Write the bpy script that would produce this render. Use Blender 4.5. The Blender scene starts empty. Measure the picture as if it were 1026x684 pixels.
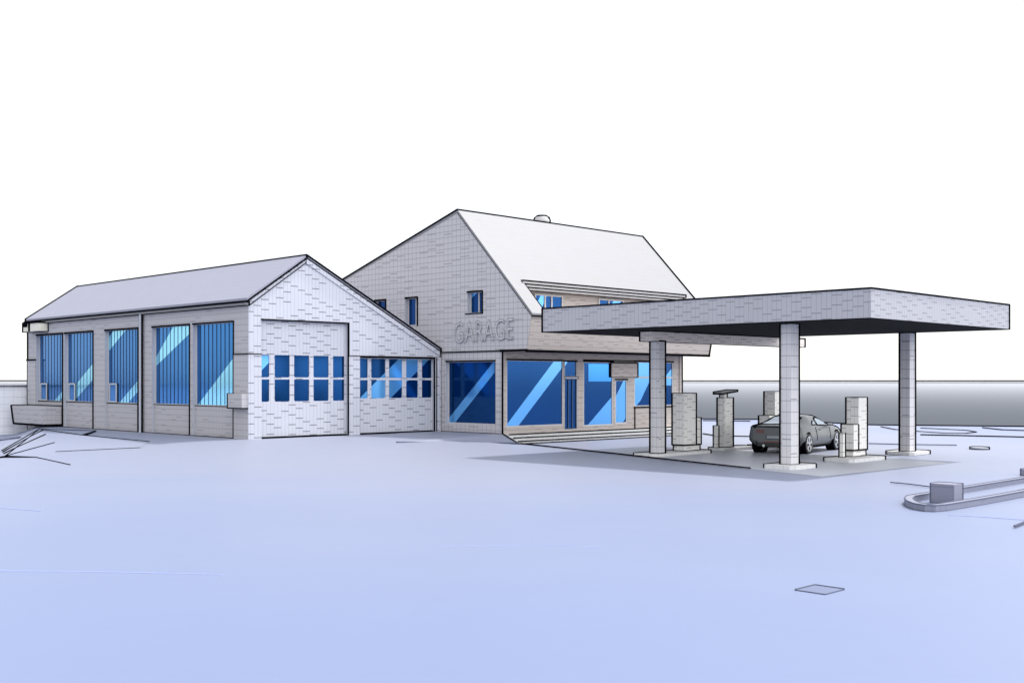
import bpy, bmesh, math, random
from mathutils import Vector
from mathutils.geometry import tessellate_polygon
random.seed(4)
S2 = math.sqrt(2.0)
EYE = 2.4          # camera height above the forecourt
F = 1130.0         # focal length in photograph pixels
CAM = Vector((0, 0, EYE))
scene = bpy.context.scene
COL = scene.collection

# ---- survey helpers: a sight line met with a real plane gives a real position
def onX(X, px, py=381):
    u = (px-513)/F; Y = X*(1-u)/(1+u)
    return Vector((X, Y, EYE+(381-py)*(X+Y)/S2/F))
def onY(Y, px, py=381):
    u = (px-513)/F; X = Y*(1+u)/(1-u)
    return Vector((X, Y, EYE+(381-py)*(X+Y)/S2/F))
def onZ(z, px, py):
    u = (px-513)/F; D = (EYE-z)*F/(py-381)
    return Vector((D*(1+u)/S2, D*(1-u)/S2, z))

# =============================================================== materials
def newmat(name):
    m = bpy.data.materials.new(name); m.use_nodes = True
    nt = m.node_tree
    return m, nt, nt.nodes['Principled BSDF']
def mth(nt, op, a, b=None, c=None, clamp=False):
    n = nt.nodes.new('ShaderNodeMath'); n.operation = op; n.use_clamp = clamp
    for i, v in enumerate((a, b, c)):
        if v is None: continue
        if isinstance(v, (int, float)): n.inputs[i].default_value = v
        else: nt.links.new(v, n.inputs[i])
    return n.outputs[0]
def mixc(nt, fac, a, b):
    n = nt.nodes.new('ShaderNodeMix'); n.data_type = 'RGBA'
    for s, v in ((n.inputs[0], fac), (n.inputs[6], a), (n.inputs[7], b)):
        if isinstance(v, (int, float)): s.default_value = v
        elif isinstance(v, tuple): s.default_value = (*v, 1)
        else: nt.links.new(v, s)
    return n.outputs[2]
def noise(nt, vec, scale, detail=4):
    n = nt.nodes.new('ShaderNodeTexNoise'); n.inputs['Scale'].default_value = scale
    n.inputs['Detail'].default_value = detail; nt.links.new(vec, n.inputs['Vector'])
    return n.outputs['Fac']

def panelled(name, col, du=.2, dv=.34, row=None, ink=.75, vert=.3, lw=.012, rough=.75, prob=.75, dl=1.0):
    """Board-marked concrete: fine vertical joints every du and short staggered
    horizontal joints every dv (row = continuous horizontal joints)."""
    m, nt, bs = newmat(name)
    geo = nt.nodes.new('ShaderNodeNewGeometry')
    sp = nt.nodes.new('ShaderNodeSeparateXYZ'); nt.links.new(geo.outputs['Position'], sp.inputs[0])
    sn = nt.nodes.new('ShaderNodeSeparateXYZ'); nt.links.new(geo.outputs['True Normal'], sn.inputs[0])
    ax = mth(nt, 'ABSOLUTE', sn.outputs[0]); ay = mth(nt, 'ABSOLUTE', sn.outputs[1]); az = mth(nt, 'ABSOLUTE', sn.outputs[2])
    isx = mth(nt, 'GREATER_THAN', ax, ay)
    u = mth(nt, 'ADD', mth(nt, 'MULTIPLY', sp.outputs[1], isx),
            mth(nt, 'MULTIPLY', sp.outputs[0], mth(nt, 'SUBTRACT', 1.0, isx)))
    v = sp.outputs[2]
    vertical = mth(nt, 'LESS_THAN', mth(nt, 'FRACT', mth(nt, 'DIVIDE', u, du)), lw/du)
    w2 = du*2
    cu = mth(nt, 'FLOOR', mth(nt, 'DIVIDE', u, w2))
    stag = mth(nt, 'FRACT', mth(nt, 'MULTIPLY', cu, .37))
    vv = mth(nt, 'ADD', mth(nt, 'DIVIDE', v, dv), stag)
    cv = mth(nt, 'FLOOR', vv)
    comb = nt.nodes.new('ShaderNodeCombineXYZ'); nt.links.new(cu, comb.inputs[0]); nt.links.new(cv, comb.inputs[1])
    wn = nt.nodes.new('ShaderNodeTexWhiteNoise'); wn.noise_dimensions = '2D'; nt.links.new(comb.outputs[0], wn.inputs['Vector'])
    keep = mth(nt, 'LESS_THAN', wn.outputs['Value'], prob)
    dash = mth(nt, 'MULTIPLY', mth(nt, 'LESS_THAN', mth(nt, 'FRACT', vv), lw*1.9/dv), keep)
    fac = mth(nt, 'MAXIMUM', mth(nt, 'MULTIPLY', vertical, vert), mth(nt, 'MULTIPLY', dash, ink))
    if dl < 1: dash = mth(nt, 'MULTIPLY', dash, mth(nt, 'LESS_THAN', mth(nt, 'FRACT', mth(nt, 'DIVIDE', u, w2)), dl))
    if row:
        r = mth(nt, 'LESS_THAN', mth(nt, 'FRACT', mth(nt, 'DIVIDE', v, row)), lw*1.5/row)
        fac = mth(nt, 'MAXIMUM', fac, mth(nt, 'MULTIPLY', r, ink*.8))
    flat = mth(nt, 'LESS_THAN', az, .8)
    fac = mth(nt, 'MULTIPLY', fac, flat)
    nz = noise(nt, geo.outputs['Position'], .9, 6)
    nz2 = noise(nt, geo.outputs['Position'], 9, 3)
    a = tuple(c*.93 for c in col); b = tuple(min(1, c*1.07) for c in col)
    base = mixc(nt, mth(nt, 'ADD', mth(nt, 'MULTIPLY', nz, .7), mth(nt, 'MULTIPLY', nz2, .3)), a, b)
    out = mixc(nt, fac, base, (.04, .04, .05))
    nt.links.new(out, bs.inputs['Base Color'])
    bs.inputs['Roughness'].default_value = rough
    return m

def plain(name, col, rough=.6, metal=0.0, spec=.5, var=.05, scale=3.0):
    m, nt, bs = newmat(name)
    tc = nt.nodes.new('ShaderNodeTexCoord')
    nz = noise(nt, tc.outputs['Object'], scale, 4)
    out = mixc(nt, nz, tuple(c*(1-var) for c in col), tuple(min(1, c*(1+var)) for c in col))
    nt.links.new(out, bs.inputs['Base Color'])
    bs.inputs['Roughness'].default_value = rough
    bs.inputs['Metallic'].default_value = metal
    bs.inputs['Specular IOR Level'].default_value = spec
    return m

INK = plain('ink_black', (.004, .004, .006), .9, spec=0)
GREYLINE = plain('joint_grey', (.10, .11, .16), .8, spec=.1)
SOFTLINE = plain('joint_blue_grey', (.38, .43, .66), .8, spec=.1)
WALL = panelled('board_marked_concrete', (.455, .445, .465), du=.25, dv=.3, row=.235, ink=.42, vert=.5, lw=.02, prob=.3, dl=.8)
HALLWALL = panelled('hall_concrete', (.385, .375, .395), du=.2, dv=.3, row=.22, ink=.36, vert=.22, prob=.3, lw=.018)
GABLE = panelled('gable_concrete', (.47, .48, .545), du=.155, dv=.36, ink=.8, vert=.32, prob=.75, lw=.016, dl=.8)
CAN = panelled('canopy_concrete', (.375, .375, .405), du=.15, dv=.26, ink=.5, vert=.36, prob=.8, lw=.013, dl=.6)
COLM = panelled('column_concrete', (.55, .54, .555), du=.15, dv=.3, row=.31, ink=.75, vert=.35, prob=.2)
WARM = panelled('warm_stone', (.40, .355, .33), du=.16, dv=.3, row=.25, ink=.55, vert=.25, prob=.6)
PUMP = panelled('pump_casing', (.76, .74, .71), du=.13, dv=.27, ink=.6, vert=.25, lw=.011, prob=.8)
SLAB = panelled('island_concrete', (.58, .58, .58), du=.3, dv=.5, ink=.5, vert=.35, prob=.3)
REVEAL = plain('pale_reveal', (.385, .40, .455), .7)
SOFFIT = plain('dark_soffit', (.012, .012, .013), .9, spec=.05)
FRAME = plain('frame_paint', (.46, .45, .45), .6)
BLIND = plain('dark_blue_blind', (.012, .05, .13), .6)
def glass(name, col, rough=.11, metal=1.0):
    m, nt, bs = newmat(name)
    tc = nt.nodes.new('ShaderNodeTexCoord')
    nz = noise(nt, tc.outputs['Object'], .35, 2)
    out = mixc(nt, nz, tuple(c*.85 for c in col), tuple(min(1, c*1.15) for c in col))
    nt.links.new(out, bs.inputs['Base Color'])
    bs.inputs['Roughness'].default_value = rough
    bs.inputs['Metallic'].default_value = metal
    return m
PANE = glass('blue_glass', (.002, .05, .185), metal=.8)
PANEX = glass('light_blue_glass', (.022, .17, .46), metal=.85)
REFL_BAND = glass('painted_reflection_blue', (.12, .40, .80), metal=.6)  # lighter blue for the reflection streaks painted on the panes
REFL_BANDX = glass('painted_reflection_cyan', (.26, .66, .88), metal=.7)  # the same painted streaks on the hall windows, in cyan
INNER = glass('mid_blue_glass', (.05, .24, .60))
def roofmat(name, col, ax, pitch, strength):
    m, nt, bs = newmat(name)
    geo = nt.nodes.new('ShaderNodeNewGeometry')
    sp = nt.nodes.new('ShaderNodeSeparateXYZ'); nt.links.new(geo.outputs['Position'], sp.inputs[0])
    l1 = mth(nt, 'LESS_THAN', mth(nt, 'FRACT', mth(nt, 'DIVIDE', sp.outputs[2], pitch)), .16)
    l2 = mth(nt, 'LESS_THAN', mth(nt, 'FRACT', mth(nt, 'DIVIDE', sp.outputs[ax], .45)), .05)
    f = mth(nt, 'MULTIPLY', mth(nt, 'MAXIMUM', l1, mth(nt, 'MULTIPLY', l2, .4)), strength)
    nz = noise(nt, geo.outputs['Position'], 1.2, 5)
    base = mixc(nt, nz, tuple(c*.95 for c in col), tuple(min(1, c*1.04) for c in col))
    nt.links.new(mixc(nt, f, base, (.2, .2, .27)), bs.inputs['Base Color'])
    bs.inputs['Roughness'].default_value = .6
    return m
HROOF = roofmat('hall_roof_sheeting', (.255, .26, .325), 1, .16, .3)
MROOF = roofmat('main_roof_sheeting', (.20, .20, .208), 0, .2, .6)

def ground_mat(name, col, rough, spec, amt=.05):
    m, nt, bs = newmat(name)
    geo = nt.nodes.new('ShaderNodeNewGeometry')
    nz = noise(nt, geo.outputs['Position'], .10, 3)
    nz2 = noise(nt, geo.outputs['Position'], 2.5, 6)
    f = mth(nt, 'ADD', mth(nt, 'MULTIPLY', nz, .75), mth(nt, 'MULTIPLY', nz2, .25))
    out = mixc(nt, f, tuple(c*(1-amt) for c in col), tuple(min(1, c*(1+amt)) for c in col))
    nt.links.new(out, bs.inputs['Base Color'])
    bs.inputs['Roughness'].default_value = rough
    bs.inputs['Specular IOR Level'].default_value = spec
    return m
GROUND = ground_mat('pale_blue_ground', (.143, .181, .309), .5, .6, .07)
def painted_lightening(m):
    # lightening of the distant ground put into the colour, strongest round the buildings
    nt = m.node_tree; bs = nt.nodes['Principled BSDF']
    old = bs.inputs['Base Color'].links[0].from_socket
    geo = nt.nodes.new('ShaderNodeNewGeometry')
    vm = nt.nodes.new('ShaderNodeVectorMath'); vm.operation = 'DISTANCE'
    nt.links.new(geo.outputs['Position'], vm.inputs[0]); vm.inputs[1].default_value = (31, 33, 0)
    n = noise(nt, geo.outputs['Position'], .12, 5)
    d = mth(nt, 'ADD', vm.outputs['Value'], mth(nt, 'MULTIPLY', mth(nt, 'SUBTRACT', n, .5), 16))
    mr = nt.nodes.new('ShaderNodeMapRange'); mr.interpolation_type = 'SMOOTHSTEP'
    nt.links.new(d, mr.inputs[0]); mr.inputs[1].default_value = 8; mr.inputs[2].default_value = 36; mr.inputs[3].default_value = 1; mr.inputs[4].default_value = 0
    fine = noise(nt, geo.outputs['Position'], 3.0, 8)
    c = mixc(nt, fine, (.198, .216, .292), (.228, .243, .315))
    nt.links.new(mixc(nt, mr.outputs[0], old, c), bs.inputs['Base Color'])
painted_lightening(GROUND)
FORE_SHADE = ground_mat('forecourt_shade_tone', (.385, .40, .455), .5, .5)  # tone of the canopy's shaded ground put into the colour
SEA, nt_, bs_0 = newmat('grey_sea')
bs_0.inputs['Base Color'].default_value = (.080, .088, .102, 1); bs_0.inputs['Roughness'].default_value = .9; bs_0.inputs['Specular IOR Level'].default_value = 0
gl_ = nt_.nodes.new('ShaderNodeBsdfGlossy'); gl_.inputs['Color'].default_value = (.70, .71, .76, 1); gl_.inputs['Roughness'].default_value = .25
lw_ = nt_.nodes.new('ShaderNodeLayerWeight'); lw_.inputs['Blend'].default_value = .5
fc_ = mth(nt_, 'POWER', lw_.outputs['Facing'], 100.0)
mx_ = nt_.nodes.new('ShaderNodeMixShader'); nt_.links.new(fc_, mx_.inputs[0]); nt_.links.new(bs_0.outputs[0], mx_.inputs[1]); nt_.links.new(gl_.outputs[0], mx_.inputs[2])
nt_.links.new(mx_.outputs[0], nt_.nodes['Material Output'].inputs['Surface'])
CARPAINT = plain('charcoal_car_paint', (.125, .133, .137), .3, .3)
CARGLASS = glass('dark_car_glass', (.30, .36, .42), .05, .8)
TYRE = plain('tyre_rubber', (.02, .02, .02), .7)
RIM = plain('alloy_rim', (.62, .63, .64), .3, .7)
RED = plain('red_lens', (.17, .05, .05), .3)
CREAM = plain('cream_panel', (.62, .60, .52), .6)

# =============================================================== mesh builder
class MB:
    def __init__(s): s.v = []; s.f = []; s.m = []; s.sm = []
    def face(s, pts, mi=0, smooth=False):
        b = len(s.v); s.v += [tuple(p) for p in pts]
        s.f.append(tuple(range(b, b+len(pts)))); s.m.append(mi); s.sm.append(smooth)
    def bar(s, p, q, px=1.25, mi=1):
        p = Vector(p); q = Vector(q); d = q-p
        L = d.length
        if L < 1e-4: return
        d /= L
        w0 = px*1.12*max(4, (p-CAM).length)/F/2
        up = Vector((0, 0, 1)) if abs(d.z) < .9 else Vector((1, 0, 0))
        a = d.cross(up).normalized(); b = d.cross(a).normalized()
        p = p-d*w0*.6; q = q+d*w0*.6
        P = [[c+a*i*w0+b*j*w0 for i, j in ((-1, -1), (1, -1), (1, 1), (-1, 1))] for c in (p, q)]
        for k in range(4):
            s.face([P[0][k], P[0][(k+1) % 4], P[1][(k+1) % 4], P[1][k]], mi)
        s.face(P[0][::-1], mi); s.face(P[1], mi)
    def poly(s, faces, mi=0, ink=1.25, smooth=False, imi=1):
        """a closed convex piece; its outer contour edges get a dark edging"""
        c = sum((Vector(p) for f in faces for p in f), Vector())/sum(len(f) for f in faces)
        E = {}
        for f in faces:
            f = [Vector(p) for p in f]
            fc = sum(f, Vector())/len(f)
            n = (f[1]-f[0]).cross(f[2]-f[1])
            if n.dot(fc-c) < 0: f = f[::-1]; n = -n
            s.face(f, mi, smooth)
            vis = n.dot(CAM-fc) > 0
            for i in range(len(f)):
                k = tuple(sorted((tuple(round(x, 4) for x in f[i]), tuple(round(x, 4) for x in f[(i+1) % len(f)]))))
                E.setdefault(k, []).append(vis)
        if ink:
            for (a, b), vs in E.items():
                if len(vs) == 2 and vs[0] != vs[1]: s.bar(a, b, ink, imi)
    def box(s, x0, x1, y0, y1, z0, z1, mi=0, ink=1.25):
        P = [(x, y, z) for x in (x0, x1) for y in (y0, y1) for z in (z0, z1)]
        q = [(0, 1, 3, 2), (4, 5, 7, 6), (0, 1, 5, 4), (2, 3, 7, 6), (0, 2, 6, 4), (1, 3, 7, 5)]
        s.poly([[P[i] for i in f] for f in q], mi, ink)
    def prism(s, base, top, mi=0, ink=1.25, smooth=False):
        n = len(base)
        s.poly([list(base), list(top)]+[[base[i], base[(i+1) % n], top[(i+1) % n], top[i]] for i in range(n)], mi, ink, smooth)
    def cyl(s, p, q, r, n=12, mi=0, ink=0, r2=None):
        p = Vector(p); q = Vector(q); d = (q-p).normalized()
        up = Vector((0, 0, 1)) if abs(d.z) < .9 else Vector((1, 0, 0))
        a = d.cross(up).normalized(); b = d.cross(a)
        r2 = r if r2 is None else r2
        ring = lambda c, R: [c+a*math.cos(2*math.pi*k/n)*R+b*math.sin(2*math.pi*k/n)*R for k in range(n)]
        s.prism(ring(p, r), ring(q, r2), mi, ink)
    def wall(s, P, outer, holes, depth, inward, mi=0, rmi=2, hole_ink='', ink_px=1.3):
        """sheet with real openings; P maps (a,z) -> 3D; reveals go `depth` along inward"""
        loops = [outer]+[[(a0, z0), (a1, z0), (a1, z1), (a0, z1)] for a0, a1, z0, z1 in holes]
        pts = [p for l in loops for p in l]
        tris = tessellate_polygon([[Vector((a, z, 0)) for a, z in l] for l in loops])
        inw = Vector(inward)
        for t in tris:
            f = [P(*pts[i]) for i in t]
            n = (f[1]-f[0]).cross(f[2]-f[1])
            if n.dot(inw) > 0: f = f[::-1]
            s.face(f, mi)
        for a0, a1, z0, z1 in holes:
            c = [(a0, z0), (a1, z0), (a1, z1), (a0, z1)]
            for i in range(4):
                p, q = P(*c[i]), P(*c[(i+1) % 4])
                s.face([p, q, q+inw*depth, p+inw*depth], rmi)
            if 't' in hole_ink: s.bar(P(a0, z1), P(a1, z1), ink_px)
            if 'n' in hole_ink: s.bar(P(a0, z0), P(a0, z1), ink_px)
            if 'f' in hole_ink: s.bar(P(a1, z0), P(a1, z1), ink_px)
            if 'b' in hole_ink: s.bar(P(a0, z0), P(a1, z0), ink_px)
    def build(s, name, mats, parent=None, label=None):
        o0 = parent
        off = Vector((0, 0, 0))
        while o0 is not None:
            off += o0.location; o0 = o0.parent
        me = bpy.data.meshes.new(name)
        me.from_pydata([tuple(Vector(v)-off) for v in s.v], [], s.f)
        for m in (mats if isinstance(mats, (list, tuple)) else [mats]): me.materials.append(m)
        nm = len(me.materials)
        for p, mi, sm in zip(me.polygons, s.m, s.sm):
            p.material_index = min(mi, nm-1); p.use_smooth = sm
        me.update()
        o = bpy.data.objects.new(name, me); COL.objects.link(o)
        if parent: o.parent = parent
        if label: o['label'] = label
        return o
def thing(name, label, cat, loc, group=None):
    o = bpy.data.objects.new(name, None); COL.objects.link(o)
    o.location = loc; o['label'] = label; o['category'] = cat
    o.empty_display_size = .3
    if group: o['group'] = group
    return o
def tag(o, label, cat, group=None):
    o['label'] = label; o['category'] = cat
    if group: o['group'] = group
    return o
def struct(o): o['kind'] = 'structure'; return o

def clip(poly, rect):
    """clip polygon of (a,z) to a rectangle"""
    a0, a1, z0, z1 = rect
    for k, lim, sg in ((0, a0, 1), (0, a1, -1), (1, z0, 1), (1, z1, -1)):
        out = []
        for i in range(len(poly)):
            p, q = poly[i], poly[(i+1) % len(poly)]
            ip = (p[k]-lim)*sg >= 0; iq = (q[k]-lim)*sg >= 0
            if ip: out.append(p)
            if ip != iq:
                t = (lim-p[k])/(q[k]-p[k])
                out.append((p[0]+t*(q[0]-p[0]), p[1]+t*(q[1]-p[1])))
        poly = out
        if not poly: return []
    return poly

# window helper: ax 'X' = pane in a plane of constant X (a = Y), 'Y' = constant Y (a = X)
def rect_px(ax, c, x0, x1, y0, y1):
    fn = onX if ax == 'X' else onY
    k = 1 if ax == 'X' else 0
    p, q = fn(c, x0, y0), fn(c, x1, y1)
    zt = (fn(c, x0, y0).z); zb = fn(c, x1, y1).z
    return (min(p[k], q[k]), max(p[k], q[k]), min(zt, zb), max(zt, zb))
def P3(ax, c):
    return (lambda a, z: Vector((c, a, z))) if ax == 'X' else (lambda a, z: Vector((a, c, z)))
def window(parent, ax, c, rect, bands=(), blinds=0, fr=.05, pane_mat=None, name='window', label=None, vents=None, mull=(), bars=(), fmat=None):
    a0, a1, z0, z1 = rect
    P = P3(ax, c)
    fm = MB()
    def fb(b0, b1, y0, y1, t=.05):
        if ax == 'X': fm.box(c-t, c+.01, b0, b1, y0, y1, 0, 0)
        else: fm.box(b0, b1, c-t, c+.01, y0, y1, 0, 0)
    fb(a0, a1, z1-fr, z1); fb(a0, a1, z0, z0+fr)
    fb(a0, a0+fr, z0+fr, z1-fr); fb(a1-fr, a1, z0+fr, z1-fr)
    for m_ in mull: fb(m_-fr*.6, m_+fr*.6, z0+fr, z1-fr)
    for m_ in bars: fb(a0+fr, a1-fr, m_-fr*.6, m_+fr*.6, .045)
    w = fm.build(name, [fmat or FRAME, INK], parent, label)
    pm = MB()
    ia = (a0+fr, a1-fr, z0+fr, z1-fr)
    if ax == 'X': pm.box(c-.015, c+.02, a0+.01, a1-.01, z0+.01, z1-.01, 0, 0)
    else: pm.box(a0+.01, a1-.01, c-.015, c+.02, z0+.01, z1-.01, 0, 0)
    pm.build('pane', [pane_mat or PANE], w)
    bm_ = MB(); any_ = False
    off = Vector((-.019, 0, 0)) if ax == 'X' else Vector((0, -.019, 0))
    for bd in bands:  # each diagonal reflection is painted on as a pale strip
        fn = onX if ax == 'X' else onY
        k = 1 if ax == 'X' else 0
        pl = [(fn(c, x, y)[k], fn(c, x, y).z) for x, y in bd]
        pl = clip(pl, ia)
        if len(pl) >= 3:
            f = [P(a, z)+off for a, z in pl]
            n = (f[1]-f[0]).cross(f[2]-f[1])
            if n.dot(off) < 0: f = f[::-1]
            bm_ = MB(); bm_.face(f); bm_.build('painted_reflection', [REFL_BANDX if ax == 'X' and blinds else REFL_BAND], w)
    if blinds:
        b = MB()
        for k in range(1, blinds):
            a = a0+(a1-a0)*k/blinds
            t = .013
            if ax == 'X': b.box(c-.03, c-.022, a-t, a+t, z0+.03, z1-.03, 0, 0)
            else: b.box(a-t, a+t, c-.05, c-.022, z0+.03, z1-.03, 0, 0)
        b.build('blind', [BLIND], w)
    if vents:
        va0, va1, vz0, vz1 = vents
        v = MB(); t = .05
        def vb(b0, b1, y0, y1): v.box(c-.085, c-.052, b0, b1, y0, y1, 0, 0)
        vb(va0, va1, vz1-t, vz1); vb(va0, va1, vz0, vz0+t); vb(va0, va0+t, vz0+t, vz1-t); vb(va1-t, va1, vz0+t, vz1-t)
        v.box(c-.066, c-.056, va0+t, va1-t, vz0+t, vz1-t, 1, 0)
        v.build('vent_pane', [FRAME, PANEX], w)
    return w

# =============================================================== key planes
HX, HY = 21.5, 34.7          # hall: long wall plane X, gable plane Y
HY2 = 54.0
HX2 = 30.46                  # hall right end
RX, RZ = 23.9, 7.02          # hall ridge
EZL = 5.36; EZR = 3.68       # hall eaves
BASE = .36                   # level the buildings stand on
MX, MY, MX2 = 30.5, 31.1, 42.3

# =============================================================== ground
def sm(t): t = max(0, min(1, t)); return t*t*(3-2*t)
A_ = Vector((30.62, 30.2)); B_ = Vector((26.3, 17.2))
eAB = (B_-A_).normalized()
def rect_dist(x, y, x0, x1, y0, y1):
    dx = max(x0-x, 0, x-x1); dy = max(y0-y, 0, y-y1)
    return math.hypot(dx, dy)
def gz(x, y):
    d = rect_dist(x, y, HX, 29.0, HY, HY2)
    r = BASE*sm(1-d/9.0*1.0) if d > .6 else BASE
    if d > .6: r = BASE*sm(1-(d-.6)/9.0)
    s = (x-A_.x)*eAB.y-(y-A_.y)*eAB.x      # >0 on the hall side of the crease
    s = -s if False else s
    r *= sm((s+.2)/3.0)
    q = Vector((19.8, 48.5))-Vector((12.8, 34.1)); q.normalize()
    s2 = -((x-12.8)*q.y-(y-34.1)*q.x)      # >0 left of the embankment edge
    if y > 30: r = r+(-.1-r)*sm(s2/1.5)*sm((y-30)/4)
    return r
def lat(b, D): return ((D+b)/S2, (D-b)/S2)
def shore(b):
    pts = [(-90, 78), (5, 76), (12, 71.5), (16, 70.5), (19.4, 61.8), (27, 59.6), (130, 58)]
    for (b0, d0), (b1, d1) in zip(pts, pts[1:]):
        if b0 <= b <= b1: return d0+(d1-d0)*(b-b0)/(b1-b0)
    return 70
bs_ = [-90, -70, -55, -45, -38]+[-34+.55*i for i in range(124)]+[36, 40, 50, 70, 100, 130]
ts_ = [-60, -30, -10, 0, 6, 10]+[13+.55*i for i in range(76)]+[57]
g = MB(); rows = []
verts = []; faces = []
for b in bs_:
    col_ = []
    for t in ts_+['e']:
        D = shore(b) if t == 'e' else t
        x, y = lat(b, D); col_.append((x, y, gz(x, y)))
    x, y, z = col_[-1]; col_.append((x, y, -.6))
    rows.append(col_)
nR = len(rows[0])
verts = [p for c in rows for p in c]
faces = [(i*nR+j, (i+1)*nR+j, (i+1)*nR+j+1, i*nR+j+1) for i in range(len(rows)-1) for j in range(nR-1)]
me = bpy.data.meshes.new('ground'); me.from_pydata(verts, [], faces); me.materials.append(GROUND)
for p in me.polygons: p.use_smooth = True
bmx = bmesh.new(); bmx.from_mesh(me); bmesh.ops.recalc_face_normals(bmx, faces=bmx.faces[:])
bmx.faces.ensure_lookup_table()
if sum(f.normal.z for f in bmx.faces) < 0: bmesh.ops.reverse_faces(bmx, faces=bmx.faces[:])
bmx.to_mesh(me); bmx.free()
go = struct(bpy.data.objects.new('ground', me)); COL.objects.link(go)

# sea and the far shore
s = MB(); R = 2600
n = 64
s.face([(math.cos(2*math.pi*k/n)*R, math.sin(2*math.pi*k/n)*R, -.35) for k in range(n)])
struct(s.build('sea', [SEA]))
s = MB()
for k in range(n):
    a0, a1 = 2*math.pi*k/n, 2*math.pi*(k+1)/n
    r0 = 1500
    c0, s0, c1, s1 = math.cos(a0)*r0, math.sin(a0)*r0, math.cos(a1)*r0, math.sin(a1)*r0
    h = 2.6
    s.face([(c1, s1, -.4), (c0, s0, -.4), (c0, s0, h), (c1, s1, h)], 0)
    s.face([(c1, s1, h), (c0, s0, h), (c0, s0, h+1.1), (c1, s1, h+1.1)], 1)
    s.face([(c1, s1, h+1.1), (c0, s0, h+1.1), (c0*1.01, s0*1.01, h+1.4), (c1*1.01, s1*1.01, h+1.4)], 1)
struct(s.build('far_shore', [plain('far_shore', (.6, .6, .62), .9), INK]))
# joints / edges in the ground (thin raised strips that follow the surface)
def gpt(px, py):
    z = 0
    for _ in range(12):
        p = onZ(z, px, py); z = gz(p.x, p.y)*.6+z*.4
    p.z = gz(p.x, p.y); return p
ap = MB()
tipp = gpt(396, 442.4); hb_ = onY(HY-.04, 396)
apts = [(HX2, HY-.04, BASE+.01), (MX-.01, MY, BASE+.01), (MX-.01, MY-.87, .03), (tipp.x, tipp.y, tipp.z+.01), (hb_.x, HY-.04, BASE+.01)]
ap.face(apts[::-1]); ap.face([apts[3], apts[2], (apts[2][0], apts[2][1], -.3), (tipp.x, tipp.y, -.3)])
struct(ap.build('apron', [GROUND]))
# low faceted bank at the left end of the hall
bk = MB()
def bp(px, py, dz):
    p = gpt(px, py); z = p.z+dz; q = onZ(z, px, py); return q
K = dict(a=bp(38, 428.8, .08), b=bp(0, 450.6, .02), b2=bp(-14, 459, .0), c=bp(4, 455.7, .04), d=bp(53, 442.4, .10), e=bp(80, 434.8, .08), f=bp(148, 441.3, .01),
         g=bp(139, 447.3, .004), h=bp(54, 451.3, .004), i=bp(34, 456.9, .006), j=bp(69, 464.6, .004), k=bp(95, 430.6, .02))
for t_ in ('abc', 'acd', 'ade', 'aek', 'dfe', 'dhg', 'dgf', 'chd', 'cih', 'hij', 'bb2c'):
    t_ = ['b', 'b2', 'c'] if t_ == 'bb2c' else list(t_)
    P_ = [K[q] for q in t_]
    if (P_[1]-P_[0]).cross(P_[2]-P_[0]).z < 0: P_ = P_[::-1]
    bk.face(P_)
up = Vector((0, 0, .02))
for q0, q1, w_ in (('a', 'b', .9), ('a', 'c', .7), ('d', 'c', .8), ('b2', 'c', .7), ('c', 'i', .7), ('i', 'j', .7), ('a', 'e', .8), ('e', 'f', .8), ('e', 'k', .8), ('a', 'k', .7)):
    bk.bar(K[q0]+up*.5, K[q1]+up*.5, w_*.72)
for q0, q1 in (('h', 'g'),): bk.bar(K[q0]+up*.3, K[q1]+up*.3, .35)
m1 = K['a'].lerp(K['e'], .12); bk.bar(m1+up, K['b'].lerp(K['c'], .3)+up, .7); m2 = K['a'].lerp(K['d'], .45); bk.bar(m2+up, K['b'].lerp(K['c'], .6)+up, .7)
struct(bk.build('bank', [GROUND, INK]))
jm = MB()
def joint(pts, px=1.1, mi=0, rise=0.035):
    P = []
    for i in range(len(pts)-1):
        n_ = max(1, int(math.hypot(pts[i+1][0]-pts[i][0], pts[i+1][1]-pts[i][1])/6))
        for k in range(n_):
            t = k/n_; P.append(gpt(pts[i][0]+(pts[i+1][0]-pts[i][0])*t, pts[i][1]+(pts[i+1][1]-pts[i][1])*t))
    P.append(gpt(*pts[-1]))
    for a, b in zip(P, P[1:]):
        jm.bar(a+Vector((0, 0, rise)), b+Vector((0, 0, rise)), px, mi)
JW = .6
joint([(-8, 441.2), (0, 440.5), (19, 437.6)], .9, 1)
jm.bar(tuple(tipp+Vector((0, 0, .02))), (MX-.01, MY-.87, .05), 1.2)
joint([(517, 443.6), (560, 448.2), (620, 454.6), (680, 461.3), (750, 468.8)], 1.1, 0)
joint([(703, 434), (716, 436), (752, 436.8)], .9, 0)
joint([(869, 444), (910, 445), (957, 445.6)], .8, 1)
joint([(703, 420.6), (750, 421.2)], .8, 0)
joint([(891, 483.4), (910, 485.2), (931, 488)], .9, 1)
joint([(881, 426.8), (895, 429.6), (921, 431.8), (945, 433.4), (966, 433.6), (977, 432.2), (968, 430.6), (945, 429.4), (921, 428.2)], .65, 0)
joint([(921, 435), (975, 436.2), (1026, 437.4)], 1.0, 0)
joint([(983, 427.8), (1003, 430), (1026, 430.8)], .8, 0)
joint([(-6, 571), (0, 571), (80, 571.6), (150, 573), (222, 574.6)], .7, 2, .004)
joint([(440, 546), (520, 545), (600, 547)], .4, 2, .003)
joint([(-6, 507.6), (0, 508), (14, 509), (40, 511)], .6, 2, .004)
joint([(948, 515), (985, 517), (1026, 520)], .6, 2, .004)
joint([(1015, 528), (1030, 522)], 1.6, 1)
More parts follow.
